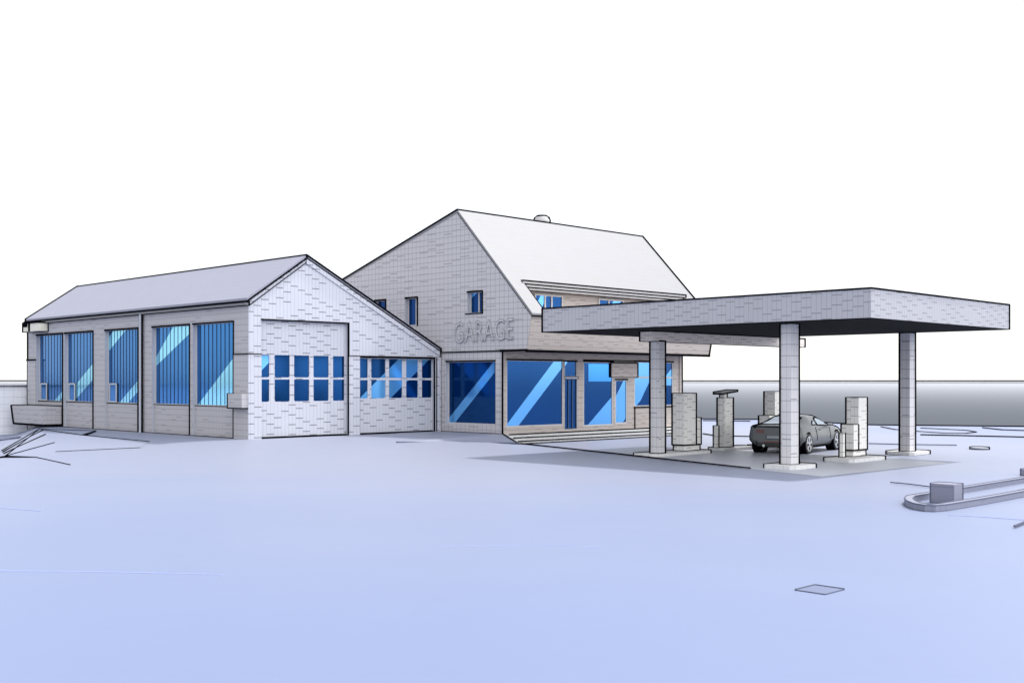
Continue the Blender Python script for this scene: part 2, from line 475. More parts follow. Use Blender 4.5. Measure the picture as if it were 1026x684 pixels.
# shoreline edging
for i in range(len(bs_)-1):
    if -2 < bs_[i] < 60:
        x0, y0 = lat(bs_[i], shore(bs_[i])); x1, y1 = lat(bs_[i+1], shore(bs_[i+1]))
        jm.bar((x0, y0, .02), (x1, y1, .02), 1.3, 0)
struct(jm.build('ground_joint', [INK, GREYLINE, SOFTLINE]))

# forecourt sheet cut to the canopy shadow, its pale colour lifting that shade
f = MB()
fp = [(29.35, 25.9), (26.6, 17.6), (25.6, 14.6), (32.6, 14.4), (33.4, 17.0), (33.6, 22), (33.4, 25.9)]
f.face([(x, y, .004) for x, y in fp])
struct(f.build('forecourt_shade', [FORE_SHADE]))

# =============================================================== garage hall
hall = thing('garage_hall', 'long concrete workshop hall with five tall blue windows and two big doors in its gable', 'building', (26, 44, BASE))
# long wall with recessed bays
win_px = [(38.8, 61.5), (67, 92), (107.7, 137), (155, 188.6), (196, 232.6)]
ZT, ZS = 4.56, 1.49
D = .18
ys = []
for a, b in win_px:
    y_far = onX(HX+D, a).y; y_near = onX(HX, b).y
    ys.append((y_near, y_far))
w = MB()
holes = [(a, b, BASE-.02, ZT) for a, b in ys]
# wall as pieces (bays reach the ground)
P = P3('X', HX)
w.wall(P, [(HY, BASE-.4), (HY2, BASE-.4), (HY2, EZL-.04), (HY, EZL-.04)], [(a, b, BASE-.1, ZT) for a, b in ys], D, (1, 0, 0), hole_ink='tn')
# gable with door openings
d1 = (onY(HY, 260.3).x, onY(HY, 347.7).x, BASE-.02, onY(HY, 303, 320.8).z)
d2 = (onY(HY, 359).x, onY(HY, 434).x, BASE-.02, onY(HY, 359, 356.4).z)
def gz_top(x): return EZL+(RZ-EZL)*(x-HX)/(RX-HX) if x < RX else RZ+(EZR-RZ)*(x-RX)/(HX2-RX)
g = MB()
g.wall(P3('Y', HY), [(HX, BASE-.4), (HX2, BASE-.4), (HX2, EZR-.05), (RX, RZ-.05), (HX, EZL-.05)], [d1, d2], .14, (0, 1, 0), hole_ink='tf', mi=0)
# rear and right closing walls
w.face([(HX, HY2, BASE-.4), (HX2, HY2, BASE-.4), (HX2, HY2, EZR-.05), (RX, HY2, RZ-.05), (HX, HY2, EZL-.05)])
w.face([(HX2, HY, BASE-.4), (HX2, HY2, BASE-.4), (HX2, HY2, EZR-.05), (HX2, HY, EZR-.05)])
# ink: outer contour
w.bar((HX, HY2, BASE-.2), (HX, HY2, EZL), 1.5)
w.bar((HX, HY, BASE), (HX, HY2, BASE), 1.2)
g.bar((HX, HY, BASE+.0), (HX2, HY, BASE+.0), 1.4)
zl = onX(HX, 240, 353.6).z
# thicker lower pilaster at the corner and ledge line
w.box(HX-.035, HX+.02, HY-.025, ys[4][0]-.03, BASE-.2, zl, 0, 0)
w.bar((HX-.035, HY-.035, zl), (HX-.035, ys[4][0]-.03, zl), 1.0)
w.bar((HX-.035, ys[4][0]-.03, BASE), (HX-.035, ys[4][0]-.03, zl), .9)
w.box(HX-.04, HX+.02, ys[0][1]+.02, HY2+.05, BASE-.2, onX(HX, 30, 359.5).z, 0, 0)
w.bar((HX-.04, ys[0][1]+.02, onX(HX, 30, 359.5).z), (HX-.04, HY2+.05, onX(HX, 30, 359.5).z), 1.2)
g.box(HX-.028, d1[0]-.01, HY-.035, HY+.02, BASE-.2, zl, 0, 0)
g.bar((HX-.03, HY-.035, zl), (d1[0]-.01, HY-.035, zl), .8)
g.box(d1[1]+.01, d2[0]-.01, HY-.03, HY+.02, BASE-.2, zl, 0, 0)
g.bar((d1[1]+.01, HY-.03, zl), (HX2, HY-.03, zl-.0), .7)
g.box(d2[1]+.01, HX2-.01, HY-.05, HY+.02, BASE-.2, zl, 0, 0)
g.bar((d2[1]+.06, HY-.05, BASE), (d2[1]+.06, HY-.05, zl), .9)
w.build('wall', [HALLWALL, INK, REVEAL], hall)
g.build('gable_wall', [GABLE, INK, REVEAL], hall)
# infill panels under the windows (dado)
for (a, b), k in zip(ys, range(5)):
    m = MB()
    m.box(HX+.09, HX+D+.06, a+.002, b-.002, BASE-.2, ZS, 0, 0)
    m.bar((HX+.09, a, ZS), (HX+.09, b, ZS), .7)
    m.bar((HX+.05, a+.02, BASE-.1), (HX+.05, a+.02, ZS), 1.2)
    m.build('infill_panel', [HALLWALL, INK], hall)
hb = {0: [[(60.5, 401), (50, 401), (75, 380), (75, 388)], ],
      1: [[(68, 401), (78, 401), (96, 376), (96, 364), (68, 392)]],
      2: [[(107, 352), (107, 336), (118, 328), (130, 328)], [(107, 418), (137, 384), (137, 396), (126, 406)]],
      3: [[(154, 359), (154, 367), (188, 334), (188, 320), (176, 320)]],
      4: [[(196, 406), (234, 356), (234, 410), (196, 410)]]}
hb[0] = [[(52, 402), (57, 402), (62, 396), (62, 390)]]
hb[1] = [[(66, 399), (75, 399), (93, 378), (93, 362), (66, 395)]]
hb[2] = [[(107, 352), (107, 338), (116, 326), (128, 326)], [(118, 403), (127, 403), (138, 390), (138, 379)]]
for k, (a, b) in enumerate(ys):
    v = None
    if k < 3:
        x0 = win_px[k][0]; v0 = onX(HX+D-.05, x0+1.0, 383.5); v1 = onX(HX+D-.05, x0+(7 if k != 2 else 8), 399)
        v = (v1.y, v0.y, ZS+.03, 2.32)
    window(hall, 'X', HX+D, (a, b, ZS, ZT), hb[k], blinds=(9, 9, 11, 10, 10)[k], fr=.04, vents=v, pane_mat=PANEX)
# sectional garage doors with two rows of glazing
def garage_door(rect, cols, r0, r1, bands, lab):
    a0, a1, z0, z1 = rect
    c = HY+.14
    zr = [(onY(c, 300, r0[0]).z, onY(c, 300, r0[1]).z), (onY(c, 300, r1[0]).z, onY(c, 300, r1[1]).z)]
    m = MB()
    cc = [(max(a0+.02, onY(c, x0).x), min(a1-.02, onY(c, x1).x)) for x0, x1 in cols]
    hs = [(x0, x1, zb, zt) for x0, x1 in cc for zt, zb in zr]
    m.wall(P3('Y', c), [(a0, z0-.1), (a1, z0-.1), (a1, z1), (a0, z1)], hs, .05, (0, 1, 0))
    m.bar((a0, c-.01, z0+.06), (a1, c-.01, z0+.06), .9)
    m.bar((a0+.02, c-.01, z0+.06), (a0+.02, c-.01, z1), .9)
    d = m.build('garage_door', [GABLE, INK, REVEAL], hall, lab)
    for x0, x1, zb, zt in hs:
        r = .06
        p = MB()
        pts = [(x0, zt), (x1, zt)]
        for cx, cz, s0 in ((x1-r, zb+r, 0), (x0+r, zb+r, -90)):
            for k in range(4):
                an = math.radians(s0-30*k); pts.append((cx+r*math.cos(an), cz+r*math.sin(an)))
        p.prism([(x, c+.03, z) for x, z in pts], [(x, c+.06, z) for x, z in pts], 0, 0)
        # rounded lower corners of the opening
        for cx, sgn in ((x0, 1), (x1, -1)):
            p.face([(cx, c+.012, zb), (cx+sgn*r, c+.012, zb), (cx+sgn*r*.3, c+.012, zb+r*.3), (cx, c+.012, zb+r)], 2)
        fn = onY
        for bd in bands:  # reflection streak painted across the door pane
            pl = clip([(fn(c, x, y).x, fn(c, x, y).z) for x, y in bd], (x0, x1, zb, zt))
            if len(pl) >= 3:
                f_ = [Vector((a, c+.026, z)) for a, z in pl]
                if (f_[1]-f_[0]).cross(f_[2]-f_[1]).y > 0: f_ = f_[::-1]
                p.face(f_, 1)
        p.build('pane', [PANE, REFL_BAND, GABLE], d)
garage_door(d1, [(259, 268.3), (273.7, 288.8), (293.2, 308.3), (312.7, 327.8), (332.2, 343.6)], (355, 377), (379, 400.8),
            [[(259, 355), (268.5, 355), (268.5, 362), (259, 372)]], 'taller sectional door with two rows of dark blue panes')
garage_door(d2, [(358, 366.9), (370.5, 384.7), (388.4, 401.5), (405.5, 417.3), (421.3, 431)], (357, 377.3), (379.6, 398.8),
            [[(356, 401), (405, 352), (436, 352), (386, 402)]], 'lower sectional door with a painted pale reflection streak across its panes')
# roof slabs, verge boards, gutter
r = MB()
ov = .06
def slab(mb, x0, z0, x1, z1, y0, y1, t, mi=0, ink=1.3):
    mb.prism([(x0, y0, z0), (x1, y0, z1), (x1, y0, z1-t), (x0, y0, z0-t)], [(x0, y1, z0), (x1, y1, z1), (x1, y1, z1-t), (x0, y1, z0-t)], mi, ink)
slab(r, HX-.1, EZL-.02, RX, RZ+.02, HY-ov, HY2+.02, .12, 0, 1.5)
slab(r, RX, RZ+.02, HX2-.02, EZR+.06, HY-ov, HY2+.02, .12, 0, 1.5)
r.build('roof', [HROOF, INK], hall)
v = MB()
slab(v, RX+.01, RZ-.09, HX2-.02, EZR-.05, HY-ov+.01, HY+.02, .20, 0, .9)
slab(v, HX-.0, EZL-.12, RX+.01, RZ-.09, HY-ov+.03, HY+.02, .16, 0, .8)
v.build('verge_board', [GABLE, INK], hall)
gt = MB()
gt.box(HX-.16, HX-.02, HY-.06, HY2+.02, EZL-.27, EZL-.16, 0, 1.3)
gt.build('gutter', [plain('gutter_grey', (.16, .16, .17), .6), INK], hall)
dp = MB()
yd = onX(HX, 141.5).y
dp.cyl((HX-.1, yd, BASE), (HX-.1, yd, EZL-.2), .055, 10, 0)
dp.bar((HX-.08, yd-.1, BASE), (HX-.08, yd-.1, EZL-.2), 1.1)
dp.bar((HX-.08, yd+.1, BASE), (HX-.08, yd+.1, EZL-.2), 1.1)
dp.build('downpipe', [REVEAL, INK], hall)
# lamp box under the eave, meter box, concrete trough on the wall
p0, p1 = onX(HX, 47, 322), onX(HX, 29.5, 331.5)
lb = MB(); lb.box(HX-.45, HX, p0.y, p1.y-.2, onX(HX, 40, 331).z, onX(HX, 40, 322.5).z, 0, 1.3)
yy0 = p0.y
lb.box(HX-.47, HX-.45, yy0+.95, yy0+1.15, onX(HX, 40, 331).z, onX(HX, 40, 322.5).z-.02, 1, 0)
lb.box(HX-.47, HX-.45, yy0+1.25, yy0+1.7, onX(HX, 40, 326.5).z, onX(HX, 40, 322.5).z-.02, 1, 0)
lb.build('alarm_box', [CREAM, INK], hall)
q0, q1 = onX(HX-.25, 244, 393), onX(HX-.25, 235, 408)
mb_ = MB(); mb_.box(HX-.28, HX, HY-.03+.02, ys[4][0]-.05, onX(HX-.25, 240, 408).z, onX(HX-.25, 240, 393.5).z, 0, 1.0)
mb_.build('meter_box', [HALLWALL, INK], hall)
tr = MB()
yn = onX(HX, 61).y; xo = HX-.85
yf = onX(xo, 10.1).y; yf2 = onX(xo, 12.5).y
zt_, zb_ = onX(xo, 43, 406.5).z, onX(xo, 43, 425).z
tr.prism([(xo, yn, zt_), (xo, yf, zt_), (xo, yf2, zb_), (xo, yn, zb_)], [(HX, yn, zt_), (HX, yf, zt_), (HX, yf2, zb_), (HX, yn, zb_)], 0, 1.6)
tr.build('wall_trough', [HALLWALL, INK], hall)

# garden wall left of the hall
gw = MB()
gw.box(2, HX+1, HY2+.5, HY2+.8, -.3, 2.18, 0, 1.2)
gw.box(2, HX+1, HY2+.44, HY2+.86, 2.18, 2.24, 0, .8)
tag(gw.build('boundary_wall', [panelled('white_block_wall', (.72, .73, .78), du=.42, dv=2.2, row=.33, ink=.35, vert=.35), INK]),
    'white boundary wall with a square grid of joints, at the far left behind the hall', 'wall')

# =============================================================== main building
main = thing('main_building', 'two storey garage building with steep white roof and GARAGE lettering on its grey gable', 'building', (36, 38, BASE))
AP = onX(MX, 457, 209); TIP = onX(MX, 531.4, 311.4); BOT = onX(MX, 526.2, 349.6); LF = onX(MX, 345, 277)
ls = (AP.z-LF.z)/(LF.y-AP.y)
YB = 48.0; ZBk = AP.z-ls*(YB-AP.y)
rs = (AP.z-TIP.z)/(AP.y-TIP.y)
SZ = BOT.z
wA = rect_px('X', MX, 466.8, 482, 291.5, 312.5)
wB = rect_px('X', MX, 404.5, 417, 297.5, 325)
wC = rect_px('X', MX, 374, 385.2, 300, 325)
wG = rect_px('X', MX, 445, 494.5, 361, 425)
gm = MB()
gm.wall(P3('X', MX), [(MY, SZ), (BOT.y, SZ), (TIP.y, TIP.z), (AP.y, AP.z), (YB, ZBk), (YB, BASE-.4), (HY+3, BASE-.4), (HY+3, SZ)],
        [wA, wB, wC], .2, (1, 0, 0), hole_ink='tn')
gm.bar((MX, BOT.y, SZ), (MX, HY-.1, SZ), 1.1)
gm.bar((MX, BOT.y, SZ), (MX, BOT.y+1.4, SZ), 2.0)
gm.bar((MX-.01, wA[0]-.02, wA[2]), (MX-.01, wA[1]+.1, wA[2]), 1.0)
gm.build('gable_wall', [WALL, INK, REVEAL], main)
# the short sign lettering
def lettering():
    def mk(fill):
        cu = bpy.data.curves.new('lettering', 'FONT'); cu.body = 'GARAGE'
        cu.size = 1.0; cu.space_character = 1.06
        return cu
    y0, y1 = onX(MX, 454.5).y, onX(MX, 513.5).y
    z0, z1 = onX(MX, 454.5, 342.8).z, onX(MX, 454.5, 322.2).z
    objs = []
    for kind in ('body', 'outline'):
        cu = mk(0)
        if kind == 'body': cu.extrude = .02
        else: cu.fill_mode = 'NONE'; cu.bevel_depth = .008; cu.bevel_resolution = 0
        o = bpy.data.objects.new('tmp', cu); COL.objects.link(o)
        bpy.context.view_layer.update()
        dg = bpy.context.evaluated_depsgraph_get()
        me_ = bpy.data.meshes.new_from_object(o.evaluated_get(dg))
        bpy.data.objects.remove(o)
        objs.append(me_)
    xs = [v.co.x for v in objs[0].vertices]; zs = [v.co.y for v in objs[0].vertices]
    x0, x1, b0, b1 = min(xs), max(xs), min(zs), max(zs)
    mb = MB()
    for mi, me_ in enumerate(objs):
        vs = []
        for v in me_.vertices:
            a = (v.co.x-x0)/(x1-x0); h = (v.co.y-b0)/(b1-b0)
            dx = v.co.z if mi == 0 else v.co.z*.8
            y = y0+(y1-y0)*a
            z = z0+(z1-z0)*h + (.06*a)+0
            vs.append((MX-.03-dx-(.018 if mi else 0), y, z))
        for p in me_.polygons: mb.face([vs[i] for i in p.vertices], mi)
    mb.build('lettering', [WALL, GREYLINE], main)
lettering()
# ground floor wall under the gable
g2 = MB()
g2.wall(P3('X', MX+.02), [(MY, BASE-.4), (HY+3, BASE-.4), (HY+3, SZ), (MY, SZ)], [wG], .16, (1, 0, 0), hole_ink='t')
g2.bar((MX, MY, BASE), (MX, HY, BASE), 1.3)
g2.bar((MX, MY, BASE), (MX, MY, SZ), 1.2)
# facade on the forecourt side
FX2 = onY(MY, 679).x
ZH = onY(MY, 506, 359).z
f1 = rect_px('Y', MY, 506, 563, 359, 427.2); f1 = (f1[0], f1[1], .62, ZH)
def rp(x0, x1, zt, zb): return (onY(MY, x0).x, onY(MY, x1).x, zb, zt)
f2 = rp(564.3, 576.5, onY(MY, 570, 360.7).z, onY(MY, 570, 428.6).z)
f3 = rp(583, 612.8, onY(MY, 598, 361).z, onY(MY, 598, 425.5).z)
f4 = rp(615, 627, onY(MY, 620, 379).z, onY(MY, 620, 423.3).z)
f5 = rp(634, 673, onY(MY, 650, 361).z, onY(MY, 650, 406.1).z)
fc = MB()
fc.wall(P3('Y', MY), [(MX+.02, BASE-.4), (FX2, BASE-.4), (FX2, SZ), (MX+.02, SZ)], [f1, f2, f3, f4, f5], .05, (0, 1, 0), hole_ink='t')
fc.face([(FX2, MY, BASE-.4), (FX2, YB, BASE-.4), (FX2, YB, SZ), (FX2, MY, SZ)])
fc.face([(MX, YB, BASE-.4), (MX2, YB, BASE-.4), (MX2, YB, ZBk), (MX, YB, ZBk)])
fc.box(FX2-.02, FX2+.16, MY-.05, MY+.15, BASE-.2, SZ, 0, 1.1)
xb = onY(MY, 634.3).x
fc.bar((xb, MY-.01, BASE), (xb, MY-.01, f5[2]), 1.0)
fc.bar((f5[0]-.02, MY-.02, f5[2]-.02), (f5[1]+.05, MY-.02, f5[2]-.02), 1.2)
fc.bar((f3[0], MY-.01, f3[3]+.05), (onY(MY, 634).x, MY-.01, f3[3]+.05), .8)
g2.build('side_wall', [WALL, INK, REVEAL], main)
fc.build('shopfront_wall', [WARM, INK, REVEAL], main)
# windows
window(main, 'X', MX+.2, wA, [[(466, 303), (466, 290), (479, 290)]], fr=.05, mull=(wA[0]+.42*(wA[1]-wA[0]),))
window(main, 'X', MX+.2, wB, [], fr=.05, mull=(wB[0]+.35*(wB[1]-wB[0]),))
window(main, 'X', MX+.2, wC, [], fr=.05)
window(main, 'X', MX+.18, wG, [[(446, 425), (452.5, 425), (494.5, 372), (494.5, 360), (446, 421)]], fr=.05)
c = MY+.06
window(main, 'Y', c, f1, [[(506, 430), (514, 430), (566, 361), (566, 357), (556, 357), (506, 424)]], fr=.05)
zsp = onY(MY, 570, 377).z
zq = (zsp-.04)
lg = MB(); lg.box(f2[0]-.02, f2[1]+.02, MY-.05, MY+.05, zsp-.05, zsp+.03, 0, .6); lg.build('ledge', [REVEAL, INK], main)
window(main, 'Y', c, (f2[0], f2[1], zsp+.03, f2[3]), [[(564, 366), (564, 358), (569, 358)]], fr=.025)
window(main, 'Y', c, (f2[0], f2[1], f2[2], zsp-.05), [[(564, 366), (564, 358), (569, 358)]], fr=.04,
       mull=tuple(f2[0]+(f2[1]-f2[0])*k for k in (.33, .66)), fmat=BLIND, label='slim entrance window with upright bars')
w3 = window(main, 'Y', c, f3, [[(585, 427), (614, 393), (614, 427)]], fr=.06)
ip = MB(); ix0, ix1 = onY(c, 587.5).x, f3[1]-.06
ip.box(ix0, ix1, c-.03, c-.0165, onY(c, 600, 381).z, f3[3]-.1, 0, 0); ip.build('pane', [INNER], w3)
window(main, 'Y', c, f4, [[(613, 400), (624, 378), (629, 378), (629, 412), (620, 425), (613, 425)]], fr=.06, name='door', label='narrow glazed shop door')
window(main, 'Y', c, f5, [[(630, 412), (630, 355), (648, 355), (656, 366), (640, 400)], [(664, 377), (680, 357), (680, 385), (664, 385)]], fr=.06, bars=(onY(c, 660, 377).z,))
sg = MB(); sg.box(onY(MY-.06, 611.5).x, onY(MY-.06, 637.5).x, MY-.06, MY, onY(MY, 620, 376.5).z, onY(MY, 620, 362.4).z, 0, 1.1)
sg.build('sign_box', [WARM, INK], main, 'blank stone coloured sign box above the glazed door')
# steps in front of the shopfront
st = MB()
for k, (dy, zt) in enumerate(((.35, BASE), (.60, BASE-.12), (.85, BASE-.24))):
    st.box(MX+.02+.02*k, FX2-.1, MY-dy, MY-.002, -.1, zt, 0, 0)
    st.bar((MX+.02, MY-dy, zt), (FX2-.1, MY-dy, zt), 1.0)
    if k == 2: st.bar((MX+.02, MY-dy, .01), (FX2-.1, MY-dy, .01), 1.2)
st.bar((MX-.01, MY, BASE+.02), (MX-.01, MY-.9, .02), 1.2)
st.build('steps', [SLAB, INK], main)
# soffit of the overhang and skirt (parapet)
sk = MB()
t = .16
sk.prism([(MX+.01, TIP.y, TIP.z), (MX+.01, TIP.y+t, TIP.z), (MX+.01, BOT.y+t, SZ), (MX+.01, BOT.y, SZ)],
         [(MX2, TIP.y, TIP.z), (MX2, TIP.y+t, TIP.z), (MX2, BOT.y+t, SZ), (MX2, BOT.y, SZ)], 0, 0)
sk.bar((MX2, TIP.y, TIP.z), (MX2, BOT.y, SZ), 1.4)
sk.bar((MX, BOT.y, SZ-.03), (MX2, BOT.y, SZ-.03), 2.4)
sk.build('parapet', [WARM, INK], main)
so = MB(); so.box(MX+.03, MX2, BOT.y+.02, MY+.3, SZ+.01, SZ+.15, 0, 0)
so.build('soffit', [plain('brown_soffit', (.22, .19, .17), .8)], main)
# roofs
DX0, DX1 = MX+.78, onY(30.8, 683).x
YD = 30.79; ZD = AP.z-rs*(AP.y-YD)
def rz(y): return AP.z-rs*(AP.y-y)
rf = MB(); T = .14
def rslab(x0, x1, ya, yb, ink=1.2):
    za, zb = rz(ya), rz(yb)
    rf.prism([(x0, ya, za), (x0, yb, zb), (x0, yb, zb-T), (x0, ya, za-T)], [(x1, ya, za), (x1, yb, zb), (x1, yb, zb-T), (x1, ya, za-T)], 0, ink)
rslab(MX-.012, MX2+.08, YD, AP.y, 0)
rslab(MX-.012, DX0, TIP.y-.04, YD, 0)
rslab(DX1, MX2+.08, TIP.y-.04, YD, 0)
rf.prism([(MX-.012, AP.y, AP.z), (MX-.012, YB+.3, ZBk-.09), (MX-.012, YB+.3, ZBk-.09-.05), (MX-.012, AP.y, AP.z-T)],
         [(MX2+.08, AP.y, AP.z), (MX2+.08, YB+.3, ZBk-.09), (MX2+.08, YB+.3, ZBk-.09-.05), (MX2+.08, AP.y, AP.z-.05)], 0, 0)
for p, q, wd in (((MX-.012, AP.y, AP.z), (MX2+.08, AP.y, AP.z), 1.4), ((MX-.012, AP.y, AP.z), (MX-.012, YB+.3, ZBk-.09), 1.4),
                 ((MX2+.08, AP.y, AP.z), (MX2+.08, TIP.y, TIP.z), 1.5), ((MX-.012, AP.y, AP.z-T), (MX-.012, TIP.y, TIP.z-T), .45),
                 ((MX-.012, TIP.y-.04, TIP.z-T), (DX0, TIP.y-.04, TIP.z-T), 1.2), ((DX0, TIP.y-.02, TIP.z-.04), (DX0, YD, ZD-.04), 1.3)):
    rf.bar(p, q, wd)
rf.build('roof', [MROOF, INK], main)
# dormer band: fascia, gutter, recessed wall, cheeks, windows
dz = MB()
YW = 31.25
dz.box(DX0+.01, DX1-.01, YW, YW+.12, 4.1, ZD+.2, 0, 0)
dz.box(DX0, DX1, TIP.y+.25, YW, 4.72, 4.8, 0, 0)
dz.face([(DX0+.002, TIP.y, TIP.z-.05), (DX0+.002, YD, ZD-.05), (DX0+.002, YW, ZD-.05), (DX0+.002, YW, 4.75), (DX0+.002, TIP.y, 4.75)])
dz.face([(DX1-.002, TIP.y, TIP.z-.05), (DX1-.002, YD, ZD-.05), (DX1-.002, YW, ZD-.05), (DX1-.002, YW, 4.75), (DX1-.002, TIP.y, 4.75)])
dz.build('dormer_wall', [WARM, INK], main)
gt = MB()
gt.box(DX0-.05, DX1+.05, YD-.10, YD+.02, ZD-.10, ZD-.0, 0, 1.2)
gt.box(DX0+.05, DX1, YD-.02, YD+.10, ZD-.22, ZD-.12, 0, 1.1)
gt.box(DX0+.05, DX1, YD+.05, YD+.46, ZD-.32, ZD-.24, 0, 1.0)
gt.build('gutter', [FRAME, INK], main)
for x0, x1, ty, lab in ((533.5, 561.5, 293.2, 1), (597.5, 622.5, 298, 2), (635, 655, 301.2, 3)):
    r_ = (onY(YW, x0).x, onY(YW, x1).x, 4.9, onY(YW, x0, ty).z)
    wx = r_[1]-r_[0]
    window(main, 'Y', YW-.012, r_, [[(x0, ty+16), (x0+8, ty-2), (x0+14, ty-2), (x0+6, ty+18)]] if lab == 1 else [[(x0+9, ty+12), (x0+18, ty-1), (x0+26, ty-1), (x0+16, ty+12)]],
           fr=.06, mull=(r_[0]+wx*.36, r_[0]+wx*.6) if lab == 1 else (r_[0]+wx*.4,))
# far gable
fg = MB()
fg.face([(MX2, YB, SZ), (MX2, YB, ZBk), (MX2, AP.y, AP.z-.05), (MX2, TIP.y, TIP.z-.05), (MX2, BOT.y, SZ)])
fg.bar((MX2, TIP.y, TIP.z), (MX2, BOT.y, SZ), 1.4)
fg.build('end_wall', [WALL, INK], main)
# ridge ventilator
vx = onY(AP.y+.34, 541.5).x
vt = MB(); fcs = []
prof = [(.33, -.3), (.34, .12), (.30, .24), (.20, .31), (.0, .33)]
N = 16
for (r0, z0), (r1, z1) in zip(prof, prof[1:]):
    for k in range(N):
        a0, a1 = 2*math.pi*k/N, 2*math.pi*(k+1)/N
        q = [(vx+r0*math.cos(a0), AP.y+.34+r0*math.sin(a0), AP.z+z0), (vx+r0*math.cos(a1), AP.y+.34+r0*math.sin(a1), AP.z+z0),
             (vx+r1*math.cos(a1), AP.y+.34+r1*math.sin(a1), AP.z+z1), (vx+r1*math.cos(a0), AP.y+.34+r1*math.sin(a0), AP.z+z1)]
        if r1 == 0: q = q[:3]
        fcs.append(q)
vt.poly(fcs, 0, 1.6, True)
vt.build('ridge_vent', [FRAME, INK], main)

# =============================================================== canopy
CX0, CX1, CY0, CY1, CZ0, CZ1 = 26.8, 35.7, 13.9, 25.46, 4.0, 4.785
can = thing('station_canopy', 'flat grey concrete canopy over the fuel pumps, carried on square columns', 'canopy', (31, 19.5, 0))
m = MB(); m.box(CX0, CX1, CY0, CY1, CZ0+.03, CZ1, 0, 1.5)
m.build('roof_slab', [CAN, INK], can)
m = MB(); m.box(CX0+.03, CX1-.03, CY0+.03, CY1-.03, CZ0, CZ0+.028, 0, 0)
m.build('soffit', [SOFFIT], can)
bx = onX(28.3, 652).x
m = MB(); m.box(28.3, 37.5, 22.1, 22.6, 3.69, CZ0-.003, 0, 1.3)
m.build('beam', [panelled('beam_concrete', (.78, .70, .64), du=.16, dv=.22, ink=.5, vert=.25), INK], can)
def column(x0, x1, y0, y1, zb, zt):
    m = MB()
    m.box(x0, x1, y0, y1, zb, zt, 0, 1.4)
    return m.build('column', [COLM, INK], can)
column(28.66, 29.0, 22.1+.02, 22.47, .1, 3.688)
column(27.3, 27.72, 16.52, 16.86, .1, 3.998)
column(35.1, 35.5, 16.85, 17.2, .1, 3.998)
column(36.6, 36.95, 22.12, 22.47, .1, 3.688)
def pad(x0, x1, y0, y1, h=.1, ch=.12, **k):
    m = MB()
    def ring(z, e): return [(x0+ch, y0+e, z), (x1-ch, y0+e, z), (x1-e, y0+ch, z), (x1-e, y1-ch, z), (x1-ch, y1-e, z), (x0+ch, y1-e, z), (x0+e, y1-ch, z), (x0+e, y0+ch, z)]
    m.prism(ring(-.02, 0), ring(h, 0), 0, 1.25)
    return m
pad(26.9, 28.2, 16.2, 17.2, .11).build('column_base', [SLAB, INK], can)
pad(34.85, 36.2, 16.62, 17.6, .11).build('column_base', [SLAB, INK], can)
isl = 'raised pump islands under the canopy'
tag(pad(28.25, 31.45, 22.0, 22.9, .1).build('pump_island', [SLAB, INK]), 'long kerbed concrete island under the column with the widest pump, nearest the shop steps', 'pump island', isl)
tag(pad(32.5, 34.5, 22.35, 23.0, .1).build('pump_island', [SLAB, INK]), 'narrow concrete island carrying the slim post with a tilted top panel', 'pump island', isl)
tag(pad(34.8, 37.3, 21.95, 22.9, .1).build('pump_island', [SLAB, INK]), 'concrete island behind the parked car, mostly hidden by it', 'pump island', isl)
tag(pad(30.5, 32.65, 16.4, 17.4, .11).build('pump_island', [SLAB, INK]), 'concrete island between the two front columns, carrying one stepped pump', 'pump island', isl)

# =============================================================== pumps
def pump(x0, x1, y0, y1, ztop, zlow, low, zb, label):
    """x0..x1 tall casing, low = (xa, xb) lower side cabinet"""
    o = thing('fuel_pump', label, 'fuel pump', ((x0+x1)/2, (y0+y1)/2, zb), 'stepped fuel pumps on the islands')
    i = .03
    a, b = min(x0, low[0]), max(x1, low[1])
    m = MB(); m.box(a+i, b-i, y0+i, y1-i, zb, zb+.2, 0, 1.1); m.build('plinth', [PUMP, INK], o)
    m = MB(); m.box(x0, x1, y0, y1, zb+.2, ztop, 0, 1.25)
    m.build('casing', [PUMP, INK], o)
    m = MB(); m.box(low[0], low[1], y0+.002, y1-.002, zb+.2, zlow, 0, 1.2)
    m.build('side_cabinet', [PUMP, INK], o)
    return o
pump(30.24, 30.92, 22.3, 22.78, 2.0, 1.18, (30.92, 31.2), .1, 'wide stepped fuel pump beside the beam column, its lower cabinet on the right')
pump(35.76, 36.3, 22.3, 22.76, 2.02, 1.15, (35.4, 35.76), .1, 'stepped fuel pump standing behind the parked car')
pump(31.8, 32.34, 16.9, 17.32, 1.9, 1.08, (31.5, 31.8), .11, 'tall stepped fuel pump in front of the car nose, between the front columns')
# payment post with tilted panel
pp = thing('service_post', 'slim square post with a tilted dark panel on top, left of the parked car', 'post', (33.1, 22.7, .1))
m = MB(); m.box(32.94, 33.46, 22.55, 22.86, .1, 1.82, 0, 1.3); m.build('casing', [PUMP, INK], pp)
m = MB(); m.box(33.0, 33.2, 22.62, 22.8, 1.82, 1.98, 0, .9); m.build('neck', [PUMP, INK], pp)
m = MB()
m.prism([(32.85, 22.6, 1.96), (33.65, 22.5, 2.05), (33.65, 22.5, 2.10), (32.85, 22.6, 2.03)],
        [(32.85, 22.95, 1.96), (33.65, 22.95, 2.05), (33.65, 22.95, 2.10), (32.85, 22.95, 2.03)], 0, 1.2)
m.build('tilted_panel', [plain('dark_panel', (.16, .16, .17), .5), INK], pp)
bg = 'short square guard posts beside the pumps'
m = MB(); m.box(32.62, 32.74, 22.66, 22.8, .1, .86, 0, 1.0)
tag(m.build('guard_post', [PUMP, INK]), 'short square guard post left of the slim post with the tilted panel', 'guard post', bg)
m = MB(); m.box(31.05, 31.17, 17.0, 17.14, .11, .84, 0, 1.1)
